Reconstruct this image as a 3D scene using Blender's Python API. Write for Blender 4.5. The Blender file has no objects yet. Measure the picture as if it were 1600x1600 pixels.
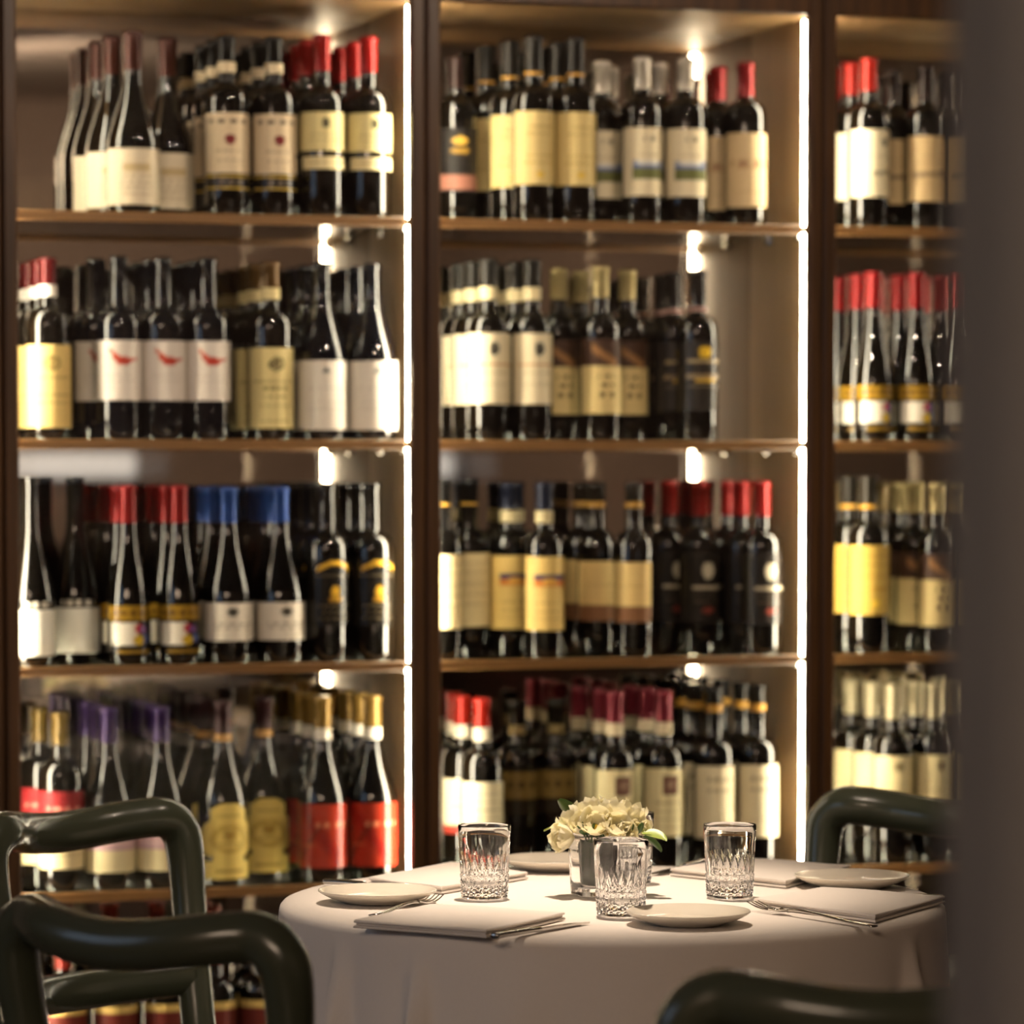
import bpy, math, random
import numpy as np
from mathutils import Vector, Matrix

random.seed(7)
np.random.seed(7)
SC = bpy.context.scene
COL = SC.collection

# ------------------------------------------------------------------ camera
F = 6000.0                      # focal length in pixels of a 1600 px frame
PITCH = math.radians(3.0)
HORIZON = 728.0
SHIFT = (math.tan(PITCH) * F - (800.0 - HORIZON)) / 1600.0
CAM = Vector((0.0, 0.0, 1.317))
cam_d = bpy.data.cameras.new('camera')
cam_d.sensor_width = 36.0
cam_d.lens = 36.0 * F / 1600.0
cam_d.shift_y = SHIFT
cam_d.clip_start = 0.05
cam_d.dof.use_dof = True
cam_d.dof.focus_distance = 4.93
cam_d.dof.aperture_fstop = 3.9
cam_d.dof.aperture_blades = 0
cam_o = bpy.data.objects.new('camera', cam_d)
COL.objects.link(cam_o)
cam_o.location = CAM
cam_o.rotation_euler = (math.pi / 2 - PITCH, 0, 0)
SC.camera = cam_o
RIGHT = Vector((1, 0, 0)); UP = Vector((0, math.sin(PITCH), math.cos(PITCH))); FWD = Vector((0, math.cos(PITCH), -math.sin(PITCH)))

# ------------------------------------------------------------------ room frame: s runs along the cabinets, t into them
TH = math.radians(17.5)
ORG = Vector((-0.832, 6.3035, 0.0))
U = Vector((math.cos(TH), math.sin(TH), 0)); N = Vector((-math.sin(TH), math.cos(TH), 0))
def W(s, t, z=0.0):
    return ORG + U * s + N * t + Vector((0, 0, z))

# ------------------------------------------------------------------ world, lights, exposure
SC.cycles.max_bounces = 8
SC.cycles.diffuse_bounces = 2
SC.cycles.glossy_bounces = 4
SC.cycles.transmission_bounces = 8
SC.cycles.transparent_max_bounces = 10
SC.cycles.adaptive_threshold = 0.18
SC.cycles.light_sampling_threshold = 0.03
SC.view_settings.view_transform = 'Standard'
SC.view_settings.look = 'None'
SC.view_settings.gamma = 1.0
SC.view_settings.use_curve_mapping = False
SC.view_settings.exposure = 0.0
wd = bpy.data.worlds.new('world'); SC.world = wd
wd.use_nodes = True
wd.node_tree.nodes['Background'].inputs[0].default_value = (0.5, 0.42, 0.36, 1)
wd.node_tree.nodes['Background'].inputs[1].default_value = 0.02

TABLE_C = Vector((0.131, 5.02, 0.75)); TABLE_R = 0.435
LED_STRENGTH = 55.0
def spot(name, loc, target, energy, color, size_deg, blend, radius):
    d = bpy.data.lights.new(name, 'SPOT'); d.energy = energy; d.color = color
    d.spot_size = math.radians(size_deg); d.spot_blend = blend; d.shadow_soft_size = radius
    o = bpy.data.objects.new(name, d); COL.objects.link(o); o.location = loc
    o.rotation_euler = (Vector(target) - Vector(loc)).to_track_quat('-Z', 'Y').to_euler()
    return o
def area(name, loc, target, energy, color, sx, sy):
    d = bpy.data.lights.new(name, 'AREA'); d.energy = energy; d.color = color
    d.shape = 'RECTANGLE'; d.size = sx; d.size_y = sy
    o = bpy.data.objects.new(name, d); COL.objects.link(o); o.location = loc
    o.rotation_euler = (Vector(target) - Vector(loc)).to_track_quat('-Z', 'Y').to_euler()
    return o
WARM = (1.0, 0.81, 0.63)
spot('table_downlight', TABLE_C + Vector((-0.10, 0.20, 1.95)), TABLE_C + Vector((-0.04, 0.0, 0)), 245, WARM, 29, 1.0, 0.022)
spot('room_downlight', W(1.15, -1.9, 2.72), W(0.9, 0.1, 1.2), 55, (1.0, 0.80, 0.62), 80, 0.6, 0.03)
spot('room_downlight', W(0.15, -2.3, 2.72), W(0.3, 0.1, 1.2), 55, (1.0, 0.80, 0.62), 80, 0.6, 0.03)
spot('side_table_downlight', W(.95, -3.75, 2.72), W(.95, -3.75, 0.75), 220, WARM, 30, 0.8, 0.03)
area('rear_fill_light', W(-1.9, -6.0, 2.76), W(-1.0, -5.0, 0), 100, (1.0, 0.74, 0.53), 1.6, 1.6)  # added soft fill for the room, no real fixture behind it
area('far_fill_light', W(1.2, -6.6, 2.78), W(2.6, -8.6, 1.4), 52, (1.0, 0.82, 0.68), 0.8, 0.8)  # added fill, brightens the wall that the cabinet mirrors reflect

# ------------------------------------------------------------------ projection helpers
def ray(px, py):
    return RIGHT * ((px - 800) / F) + UP * ((800 - py) / F + SHIFT * 1600 / F) + FWD
def project(P):
    d = P - CAM
    w = d.dot(FWD)
    return 800 + F * d.dot(RIGHT) / w, 800 - F * (d.dot(UP) / w) + SHIFT * 1600
def on_z(px, py, z):
    r = ray(px, py); k = (z - CAM.z) / r.z
    return CAM + r * k
def s_at(px, t, z):
    lo, hi = -3.0, 4.0
    for _ in range(40):
        m = (lo + hi) / 2
        if project(W(m, t, z))[0] < px: lo = m
        else: hi = m
    return (lo + hi) / 2

# ------------------------------------------------------------------ materials
def lin(c):
    out = []
    for v in c[:3]:
        v = v / 255.0
        out.append(v / 12.92 if v <= 0.04045 else ((v + 0.055) / 1.055) ** 2.4)
    return tuple(out)
MATS = {}
def new_mat(name):
    m = bpy.data.materials.new(name); m.use_nodes = True
    MATS[name] = m
    nt = m.node_tree
    return m, nt, nt.nodes['Principled BSDF']
def plain(name, rgb, rough=0.5, metal=0.0, noise=0.06, scale=30.0, spec=0.5, coat=0.0, bump=0.0):
    if name in MATS: return MATS[name]
    m, nt, b = new_mat(name)
    b.inputs['Roughness'].default_value = rough
    b.inputs['Metallic'].default_value = metal
    b.inputs['Specular IOR Level'].default_value = spec
    b.inputs['Coat Weight'].default_value = coat
    c = lin(rgb)
    tc = nt.nodes.new('ShaderNodeTexCoord')
    nz = nt.nodes.new('ShaderNodeTexNoise'); nz.inputs['Scale'].default_value = scale; nz.inputs['Detail'].default_value = 3
    nt.links.new(tc.outputs['Object'], nz.inputs['Vector'])
    mx = nt.nodes.new('ShaderNodeMix'); mx.data_type = 'RGBA'
    mx.inputs['A'].default_value = tuple(v * (1 - noise) for v in c) + (1,)
    mx.inputs['B'].default_value = tuple(min(1, v * (1 + noise)) for v in c) + (1,)
    nt.links.new(nz.outputs['Fac'], mx.inputs['Factor'])
    nt.links.new(mx.outputs['Result'], b.inputs['Base Color'])
    if bump > 0:
        bp = nt.nodes.new('ShaderNodeBump'); bp.inputs['Strength'].default_value = bump; bp.inputs['Distance'].default_value = 0.002
        nt.links.new(nz.outputs['Fac'], bp.inputs['Height']); nt.links.new(bp.outputs['Normal'], b.inputs['Normal'])
    return m
def wood(name, dark, light, rough=0.45, stretch=(60, 60, 3)):
    m, nt, b = new_mat(name)
    tc = nt.nodes.new('ShaderNodeTexCoord'); mp = nt.nodes.new('ShaderNodeMapping')
    mp.inputs['Scale'].default_value = stretch
    nt.links.new(tc.outputs['Object'], mp.inputs['Vector'])
    nz = nt.nodes.new('ShaderNodeTexNoise'); nz.inputs['Scale'].default_value = 1.0; nz.inputs['Detail'].default_value = 5; nz.inputs['Distortion'].default_value = 0.6
    nt.links.new(mp.outputs['Vector'], nz.inputs['Vector'])
    cr = nt.nodes.new('ShaderNodeValToRGB')
    cr.color_ramp.elements[0].position = 0.3; cr.color_ramp.elements[0].color = lin(dark) + (1,)
    cr.color_ramp.elements[1].position = 0.7; cr.color_ramp.elements[1].color = lin(light) + (1,)
    nt.links.new(nz.outputs['Fac'], cr.inputs['Fac']); nt.links.new(cr.outputs['Color'], b.inputs['Base Color'])
    b.inputs['Roughness'].default_value = rough
    return m
def emission(name, rgb, strength):
    m, nt, b = new_mat(name)
    b.inputs['Base Color'].default_value = (0.9, 0.9, 0.85, 1)
    b.inputs['Emission Color'].default_value = tuple(rgb) + (1,)
    b.inputs['Emission Strength'].default_value = strength
    return m
def pane(name, tint, gloss=1.0):
    m, nt, b = new_mat(name)
    nt.nodes.remove(b)
    out = nt.nodes['Material Output']
    tr = nt.nodes.new('ShaderNodeBsdfTransparent'); tr.inputs['Color'].default_value = tint + (1,)
    gl = nt.nodes.new('ShaderNodeBsdfGlossy'); gl.inputs['Roughness'].default_value = 0.02
    lw = nt.nodes.new('ShaderNodeLayerWeight'); lw.inputs['Blend'].default_value = 0.5
    pw = nt.nodes.new('ShaderNodeMath'); pw.operation = 'POWER'; pw.inputs[1].default_value = 5
    ma = nt.nodes.new('ShaderNodeMath'); ma.operation = 'MULTIPLY_ADD'; ma.inputs[1].default_value = 0.96 * gloss; ma.inputs[2].default_value = 0.04 * gloss
    nt.links.new(lw.outputs['Facing'], pw.inputs[0]); nt.links.new(pw.outputs[0], ma.inputs[0])
    mx = nt.nodes.new('ShaderNodeMixShader')
    nt.links.new(ma.outputs[0], mx.inputs['Fac']); nt.links.new(tr.outputs[0], mx.inputs[1]); nt.links.new(gl.outputs[0], mx.inputs[2])
    nt.links.new(mx.outputs[0], out.inputs['Surface'])
    return m

M_WALNUT = wood('walnut', (54, 33, 14), (86, 56, 26), 0.4)
M_STRIP = wood('shelf_edge_wood', (128, 92, 52), (158, 116, 68), 0.4, (3, 60, 60))
M_TAN = wood('tan_side_veneer', (126, 96, 60), (146, 114, 74), 0.5)
M_LED = emission('led_light', (1.0, 0.90, 0.68), LED_STRENGTH)
M_PANE = pane('door_glass', (0.985, 0.985, 0.98), 0.6)
M_SHELF = pane('shelf_glass', (0.93, 0.96, 0.93))
M_MIRROR, nt_, b_ = new_mat('bronze_mirror')
b_.inputs['Metallic'].default_value = 1.0; b_.inputs['Roughness'].default_value = 0.02
b_.inputs['Base Color'].default_value = (0.62, 0.56, 0.49, 1)
M_LABEL, nt_, b_ = new_mat('printed_label')
at_ = nt_.nodes.new('ShaderNodeAttribute'); at_.attribute_name = 'print'
nt_.links.new(at_.outputs['Color'], b_.inputs['Base Color'])
b_.inputs['Roughness'].default_value = 0.55; b_.inputs['Specular IOR Level'].default_value = 0.3
M_FOIL, nt_, b_ = new_mat('printed_glossy_label')
at_ = nt_.nodes.new('ShaderNodeAttribute'); at_.attribute_name = 'print'
nt_.links.new(at_.outputs['Color'], b_.inputs['Base Color'])
b_.inputs['Roughness'].default_value = 0.22
def glass_bottle(name, c):
    m = plain(name, c, 0.02, 0, 0.1, 8, 0.9)
    return m
M_BOTTLE = glass_bottle('dark_bottle_glass', (8, 7, 6))
M_BLUEB = glass_bottle('blue_black_bottle_glass', (8, 10, 17))
M_CHAIR = plain('green_lacquer', (63, 67, 53), 0.25, 0, 0.04, 20, 0.5, 0.2)
M_CLOTH = plain('tablecloth_linen', (238, 228, 218), 0.85, 0, 0.02, 220, 0.2, 0, 0.05)
M_NAPKIN = plain('napkin_linen', (232, 222, 212), 0.9, 0, 0.02, 200, 0.2, 0, 0.08)
M_PLATE = plain('cream_porcelain', (236, 226, 208), 0.12, 0, 0.01, 10, 0.6)
M_STEEL = plain('polished_steel', (200, 196, 190), 0.12, 1.0, 0.03, 40)
M_GLASS, nt_, b_ = new_mat('clear_glass')
b_.inputs['Base Color'].default_value = (1, 1, 1, 1); b_.inputs['Roughness'].default_value = 0.0
b_.inputs['Transmission Weight'].default_value = 1.0; b_.inputs['IOR'].default_value = 1.48
M_PETAL, nt_, b_ = new_mat('white_petal')
b_.inputs['Base Color'].default_value = lin((253, 248, 226)) + (1,); b_.inputs['Roughness'].default_value = 0.6
tl_ = nt_.nodes.new('ShaderNodeBsdfTranslucent'); tl_.inputs['Color'].default_value = lin((253, 244, 196)) + (1,)
mx_ = nt_.nodes.new('ShaderNodeMixShader'); mx_.inputs['Fac'].default_value = 0.42
nt_.links.new(b_.outputs[0], mx_.inputs[1]); nt_.links.new(tl_.outputs[0], mx_.inputs[2])
nt_.links.new(mx_.outputs[0], nt_.nodes['Material Output'].inputs['Surface'])
M_LEAF = plain('green_leaf', (58, 88, 30), 0.35, 0, 0.2, 60)
M_LEAF2 = plain('pale_green_leaf', (150, 168, 74), 0.4, 0, 0.12, 60)
M_LEAFD = plain('dark_green_leaf', (22, 48, 22), 0.3, 0, 0.2, 60)
M_YELLOW = plain('yellow_stamen', (222, 190, 60), 0.6)
M_WALL = plain('warm_grey_plaster', (150, 132, 118), 0.85, 0, 0.05, 3, 0.2)
M_PILLAR = plain('grey_plaster', (98, 96, 96), 0.8, 0, 0.05, 4, 0.2)
M_WAINS = wood('dark_wainscot', (40, 26, 18), (58, 38, 26), 0.5)
M_FLOOR = wood('dark_floor', (58, 42, 32), (84, 62, 46), 0.4, (4, 40, 40))
M_CEIL = plain('ceiling_paint', (170, 158, 146), 0.9, 0, 0.03, 3, 0.2)

# ------------------------------------------------------------------ mesh helpers
def mesh_obj(name, verts, faces, mat, parent=None, smooth=False, loc=None):
    me = bpy.data.meshes.new(name)
    me.from_pydata([tuple(v) for v in verts], [], faces)
    me.update()
    if smooth:
        me.polygons.foreach_set('use_smooth', [True] * len(me.polygons))
    if mat is not None: me.materials.append(mat)
    o = bpy.data.objects.new(name, me); COL.objects.link(o)
    if parent is not None: o.parent = parent
    if loc is not None: o.location = loc
    return o
def empty(name, loc=(0, 0, 0), rz=0.0):
    o = bpy.data.objects.new(name, None); COL.objects.link(o)
    o.empty_display_size = 0.05
    o.location = loc; o.rotation_euler = (0, 0, rz)
    return o
def tag(o, label=None, cat=None, group=None, kind=None):
    if label: o['label'] = label
    if cat: o['category'] = cat
    if group: o['group'] = group
    if kind: o['kind'] = kind
    return o
def box_data(x0, x1, y0, y1, z0, z1, bev=0.0):
    if bev <= 0:
        v = [(x0, y0, z0), (x1, y0, z0), (x1, y1, z0), (x0, y1, z0), (x0, y0, z1), (x1, y0, z1), (x1, y1, z1), (x0, y1, z1)]
        f = [(0, 3, 2, 1), (4, 5, 6, 7), (0, 1, 5, 4), (1, 2, 6, 5), (2, 3, 7, 6), (3, 0, 4, 7)]
        return v, f
    b = bev                                                     # chamfer every edge
    v = []; idx = {}
    for ix, X in enumerate((x0, x1)):
        for iy, Y in enumerate((y0, y1)):
            for iz, Z in enumerate((z0, z1)):
                sx = 1 if ix == 0 else -1; sy = 1 if iy == 0 else -1; sz = 1 if iz == 0 else -1
                for a, p in enumerate(((X, Y + sy * b, Z + sz * b), (X + sx * b, Y, Z + sz * b), (X + sx * b, Y + sy * b, Z))):
                    idx[(ix, iy, iz, a)] = len(v); v.append(p)
    f = []
    I = idx
    for k in (0, 1):
        f.append([I[(k, 0, 0, 0)], I[(k, 1, 0, 0)], I[(k, 1, 1, 0)], I[(k, 0, 1, 0)]])
        f.append([I[(0, k, 0, 1)], I[(1, k, 0, 1)], I[(1, k, 1, 1)], I[(0, k, 1, 1)]])
        f.append([I[(0, 0, k, 2)], I[(1, 0, k, 2)], I[(1, 1, k, 2)], I[(0, 1, k, 2)]])
        for j in (0, 1):
            f.append([I[(0, k, j, 1)], I[(1, k, j, 1)], I[(1, k, j, 2)], I[(0, k, j, 2)]])
            f.append([I[(k, 0, j, 0)], I[(k, 1, j, 0)], I[(k, 1, j, 2)], I[(k, 0, j, 2)]])
            f.append([I[(k, j, 0, 0)], I[(k, j, 1, 0)], I[(k, j, 1, 1)], I[(k, j, 0, 1)]])
            for l in (0, 1):
                f.append([I[(k, j, l, 0)], I[(k, j, l, 1)], I[(k, j, l, 2)]])
    c = Vector(((x0 + x1) / 2, (y0 + y1) / 2, (z0 + z1) / 2))
    out = []
    for q in f:
        p = [Vector(v[i]) for i in q]
        n = (p[1] - p[0]).cross(p[2] - p[0])
        m = sum(p, Vector()) / len(p) - c
        out.append(q if n.dot(m) > 0 else q[::-1])
    return v, out
def box(name, x0, x1, y0, y1, z0, z1, mat, parent=None, bev=0.0):
    v, f = box_data(x0, x1, y0, y1, z0, z1, bev)
    return mesh_obj(name, v, f, mat, parent)
def lathe_data(profile, n=28, close_bottom=True, close_top=True):
    v, f = [], []
    for r, z in profile:
        for i in range(n):
            a = 2 * math.pi * i / n
            v.append((r * math.cos(a), r * math.sin(a), z))
    m = len(profile)
    for j in range(m - 1):
        for i in range(n):
            k = (i + 1) % n
            f.append((j * n + i, j * n + k, (j + 1) * n + k, (j + 1) * n + i))
    if close_bottom: f.append(tuple(range(n - 1, -1, -1)))
    if close_top: f.append(tuple((m - 1) * n + i for i in range(n)))
    return v, f
def smooth_path(pts, sub=8):
    P = [Vector(p) for p in pts]
    out = []
    for i in range(len(P) - 1):
        p0 = P[max(i - 1, 0)]; p1 = P[i]; p2 = P[i + 1]; p3 = P[min(i + 2, len(P) - 1)]
        for k in range(sub):
            t = k / sub
            out.append(0.5 * ((2 * p1) + (p2 - p0) * t + (2 * p0 - 5 * p1 + 4 * p2 - p3) * t * t + (3 * p1 - p0 - 3 * p2 + p3) * t ** 3))
    out.append(P[-1])
    return out
def tube_data(path, ra, rb=None, n=16, up=Vector((0, 0, 1))):
    rb = rb or ra
    v, f = [], []
    m = len(path)
    tang = [(path[min(i + 1, m - 1)] - path[max(i - 1, 0)]).normalized() for i in range(m)]
    x = up.cross(tang[0])
    if x.length < 1e-3: x = Vector((1, 0, 0)).cross(tang[0])
    x.normalize()
    for i in range(m):
        x = (x - tang[i] * x.dot(tang[i])).normalized()
        y = tang[i].cross(x)
        A = ra[i] if isinstance(ra, (list, tuple)) else ra
        B = rb[i] if isinstance(rb, (list, tuple)) else rb
        for k in range(n):
            a = 2 * math.pi * k / n
            v.append(path[i] + x * (A * math.cos(a)) + y * (B * math.sin(a)))
    for i in range(m - 1):
        for k in range(n):
            j = (k + 1) % n
            f.append((i * n + k, i * n + j, (i + 1) * n + j, (i + 1) * n + k))
    f.append(tuple(range(n - 1, -1, -1))); f.append(tuple((m - 1) * n + k for k in range(n)))
    return v, f
def merge(*parts):
    V, Fc = [], []
    for v, f in parts:
        o = len(V); V += list(v); Fc += [tuple(i + o for i in q) for q in f]
    return V, Fc
def copy_tree(o, parent=None):
    c = o.copy(); COL.objects.link(c); c.parent = parent
    for ch in list(o.children):
        copy_tree(ch, c)
    return c

# ------------------------------------------------------------------ the room
def room_box(name, s0, s1, t0, t1, z0, z1, mat, parent=None):
    v, f = box_data(s0, s1, t0, t1, z0, z1)
    o = mesh_obj(name, v, f, mat, parent)
    if parent is None:
        o.location = ORG; o.rotation_euler = (0, 0, TH); o['kind'] = 'structure'
    return o
S0, S1, T0, T1, ZC = -3.0, 3.6, -8.6, 0.40, 2.80
room_box('floor', S0 - .1, S1 + .1, T0 - .1, T1 + .1, -0.1, 0.0, M_FLOOR)
room_box('ceiling', S0 - .1, S1 + .1, T0 - .1, T1 + .1, ZC, ZC + .1, M_CEIL)
room_box('wall_back', S0 - .1, S1 + .1, T1, T1 + .1, 0, ZC, M_WALL)
room_box('wall_left', S0 - .1, S0, T0, T1, 0, ZC, M_WALL)
room_box('wall_right', S1, S1 + .1, T0, T1, 0, ZC, M_WALL)
room_box('wall_front', S0 - .1, S1 + .1, T0 - .1, T0, 0, ZC, M_WALL)
room_box('trim_1', S0, S1 - .03, T0, T0 + .03, 0, 1.0, M_WAINS)
room_box('trim_2', S1 - .03, S1, T0, -0.6, 0, 1.0, M_WAINS)
M_DAY = emission('daylight_pane', (0.50, 0.70, 1.0), 1.0)
wn = room_box('window_1', S0, S0 + .03, -3.1, -1.2, 0.95, 2.3, M_WALNUT)
v_, f_ = box_data(S0 + .03, S0 + .035, -3.02, -1.28, 1.03, 2.22)
mesh_obj('window_pane', v_, f_, M_DAY, wn)
M_FROST = emission('frosted_glow', (0.95, 0.97, 1.0), 0.8)
for s0_, s1_, w_ in ((1.62, 2.15, 'left'), (3.15, 3.5, 'right')):  # glowing bars added out of view to put pale strips in the mirrors
    glowbar = empty('added_glowbar', W((s0_ + s1_) / 2, T0 + .03, 1.32), TH)
    tag(glowbar, 'added frosted wall lamp reflected in the mirror of the %s cabinet' % ('left' if w_ == 'left' else 'middle'), 'glowbar', 'added glowbars behind the camera')
    h_ = (s1_ - s0_) / 2
    box('diffuser', -h_, h_, 0.02, 0.06, -0.05, 0.05, M_FROST, glowbar, 0.008)
    box('mount', -h_ * .9, h_ * .9, 0.0, 0.02, -0.03, 0.03, M_STEEL, glowbar)
# pillar close to the camera on the right: its far left corner is the edge one sees
PD = 1.95
pxl = (1476 - 800) / F * PD
pv, pf = box_data(0, 0.42, -0.26, 0, 0, ZC, 0.004)
po = mesh_obj('pillar', pv, pf, M_PILLAR); po.location = (pxl, PD, 0); po.rotation_euler = (0, 0, 0)
po['kind'] = 'structure'; tag(po, 'plain grey plaster pillar close by at the right edge')

# ------------------------------------------------------------------ wine cabinets
PITCH_S = 0.7215
SH = [1.722, 1.345, 0.968, 0.591, 0.214]        # underside of each shelf edge
CEIL_C = 2.101
DEPTH = 0.32
CAB_NAMES = {-1: 'tall lit walnut wine cabinet at far left, only its edge in view',
             0: 'tall lit walnut wine cabinet on the left behind the green chairs',
             1: 'tall lit walnut wine cabinet in the middle behind the flowers',
             2: 'tall lit walnut wine cabinet on the right, partly behind the pillar'}
def cabinet(k):
    c = empty('wine_cabinet', W(k * PITCH_S, 0, 0), TH)
    tag(c, CAB_NAMES[k], 'cabinet', 'wine cabinets along the wall')
    w = PITCH_S - 0.0025
    sw = 0.0235
    for x in (0.0012, w - sw):
        box('stile', x, x + sw, 0, 0.026, 0.0, 2.20, M_WALNUT, c, 0.003)
        # a rounded bead along the outer edge of the stile
    box('top_rail', sw + .0012, w - sw, 0.001, 0.026, CEIL_C, 2.20, M_WALNUT, c, 0.003)
    box('bottom_rail', sw + .0012, w - sw, 0.001, 0.026, 0.0, 0.10, M_WALNUT, c, 0.003)
    box('cornice', 0.0, w, -0.03, DEPTH + .01, 2.20, 2.26, M_WALNUT, c, 0.006)
    box('side_panel', 0.0012, 0.010, 0.026, DEPTH, 0.0, 2.20, M_TAN, c)
    box('side_panel', w - 0.010, w, 0.026, DEPTH, 0.0, 2.20, M_TAN, c)
    box('top_panel', 0.010, w - .010, 0.026, DEPTH, CEIL_C, CEIL_C + .018, M_TAN, c)
    box('bottom_panel', 0.010, w - .010, 0.026, DEPTH, 0.10, 0.118, M_TAN, c)
    box('back_mirror', 0.010, w - .010, DEPTH, DEPTH + .006, 0.10, CEIL_C + .018, M_MIRROR, c)
    # left and right light strips, one length per shelf bay, hidden behind the stiles
    edges = [CEIL_C] + [z + 0.0085 for z in SH]
    for i in range(5):
        zt = edges[i] - 0.0065; zb = edges[i + 1] + 0.0065
        for x in (0.0100, w - 0.0217):
            box('led_strip', x, x + 0.0117, 0.029, 0.040, zb, zt, M_LED, c)
    for z in SH:
        sh = box('shelf', 0.0105, w - .0105, 0.045, DEPTH - .002, z + .005, z + .014, M_SHELF, c)
        box('shelf_edge', 0.026, w - .026, 0.030, 0.045, z, z + .016, M_STRIP, sh, 0.002)
        for x in (0.0105, w - .0225):
            v, f = box_data(x, x + .012, 0.20, 0.225, z - .008, z + .0045, 0.002)
            mesh_obj('shelf_support', v, f, M_STEEL, sh)
            v, f = box_data(x, x + .012, 0.055, 0.075, z - .008, z + .0045, 0.002)
            mesh_obj('shelf_support', v, f, M_STEEL, sh)
    if k >= 0:
        box('glass_door', sw + .0012, w - sw, 0.010, 0.014, 0.10, CEIL_C, M_PANE, c)
    return c
for k in (-1, 0, 1, 2):
    cabinet(k)

# ------------------------------------------------------------------ bottles
def prof_bordeaux(H, R, zb, zn, rn):
    p = [(R * .80, 0.0), (R * .95, .0015), (R, .006), (R, zb * .5), (R, zb)]
    for i in range(1, 9):
        a = i / 8 * math.pi / 2
        x = math.cos(a)
        p.append((rn + .003 + (R - rn - .003) * (x ** .85), zb + (zn - zb) * (math.sin(a) ** 1.0) * .82))
    p += [(rn + .0008, zn), (rn, zn + .012), (rn, H - .012), (rn + .0012, H - .011), (rn + .0012, H - .002), (rn - .001, H)]
    return p
def prof_burgundy(H, R, zb, zn, rn):
    p = [(R * .80, 0.0), (R * .95, .0015), (R, .006), (R, zb * .5), (R, zb)]
    for i in range(1, 13):
        q = i / 12
        sm = q * q * (3 - 2 * q)
        sm = .72 * sm + .28 * (1 - (1 - q) ** 1.6)
        p.append((R + (rn - R) * sm, zb + (zn - zb) * q))
    p += [(rn, H - .012), (rn + .0012, H - .011), (rn + .0012, H - .002), (rn - .001, H)]
    return p
def radius_at(p, z):
    for (r0, z0), (r1, z1) in zip(p, p[1:]):
        if z0 <= z <= z1 and z1 > z0:
            return r0 + (r1 - r0) * (z - z0) / (z1 - z0)
    return p[-1][0]
def band_mesh(name, prof, z0, z1, mat, grow=.0006, n=24):
    zs = [z0] + [z for r, z in prof if z0 < z < z1] + [z1]
    pr = [(radius_at(prof, z) + grow, z) for z in zs]
    top = z1 >= prof[-1][1] - 1e-6
    if top:
        pr[-1] = (prof[-1][0], z1 + grow)
    v, f = lathe_data(pr, n, False, top)
    me = bpy.data.meshes.new(name); me.from_pydata(v, [], f); me.update()
    me.polygons.foreach_set('use_smooth', [len(p.vertices) == 4 for p in me.polygons])
    me.materials.append(mat)
    return me
def label_mesh(name, prof, z0, z1, half_deg, paint, glossy=False, centre=0.0, nu=36, nv=44, mask=None, grow=.0005):
    hu = math.radians(half_deg)
    us = np.linspace(0, 1, nu); vs = np.linspace(0, 1, nv)
    verts = []
    for v in vs:
        z = z0 + (z1 - z0) * v
        r = radius_at(prof, z) + grow
        for u in us:
            a = -math.pi / 2 + math.radians(centre) + (2 * u - 1) * hu
            verts.append((r * math.cos(a), r * math.sin(a), z))
    faces = []
    for j in range(nv - 1):
        for i in range(nu - 1):
            if mask is not None and not mask((us[i] + us[i + 1]) / 2, (vs[j] + vs[j + 1]) / 2): continue
            faces.append((j * nu + i, j * nu + i + 1, (j + 1) * nu + i + 1, (j + 1) * nu + i))
    me = bpy.data.meshes.new(name); me.from_pydata(verts, [], faces); me.update()
    me.polygons.foreach_set('use_smooth', [True] * len(me.polygons))
    uu, vv = np.meshgrid(us, vs)
    rgb = paint(uu, vv)
    at = me.color_attributes.new('print', 'FLOAT_COLOR', 'POINT')
    arr = np.ones((nu * nv, 4)); arr[:, :3] = rgb.reshape(-1, 3)
    at.data.foreach_set('color', arr.ravel())
    me.materials.append(M_FOIL if glossy else M_LABEL)
    return me
# print painter: base colour plus a list of marks in label space (u left to right, v bottom to top)
def P(base, *marks):
    def paint(u, v):
        c = np.empty(u.shape + (3,)); c[:] = lin(base)
        for m in marks:
            kind, col = m[0], np.array(lin(m[1]))
            if kind == 'rect':
                w = (u >= m[2]) & (u <= m[3]) & (v >= m[4]) & (v <= m[5])
            elif kind == 'dot':
                w = ((u - m[2]) / m[4]) ** 2 + ((v - m[3]) / m[5]) ** 2 <= 1
            elif kind == 'ring':
                q = ((u - m[2]) / m[4]) ** 2 + ((v - m[3]) / m[5]) ** 2
                w = (q <= 1) & (q >= .45)
            elif kind == 'text':                                   # a line of small print, too small to read
                w = (np.abs(u - m[2]) <= m[4]) & (np.abs(v - m[3]) <= m[5]) & (np.sin(u * m[6] * 6.28 + m[3] * 40) > -.35)
            elif kind == 'arc':
                q = v - (m[3] - m[5] * ((u - m[2]) / m[4]) ** 2)
                w = (np.abs(u - m[2]) <= m[4]) & (q > -.035) & (q < .035)
            elif kind == 'tri':
                h = (m[5] - (v - m[3])) / (2 * m[5])
                w = (np.abs(v - m[3]) <= m[5]) & (np.abs(u - m[2]) <= m[4] * h)
            elif kind == 'diag':
                w = (np.abs((v - m[3]) - m[4] * (u - m[2])) <= m[5]) & (u >= m[6]) & (u <= m[7])
            a = m[-1] if isinstance(m[-1], str) else None
            c[w] = col
        return c
    return paint
GREY = (120, 105, 90)
def lines(col, vs, hw=.22, hv=.012, fr=9):
    return tuple(('text', col, .5, v, hw, hv, fr) for v in vs)

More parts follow.
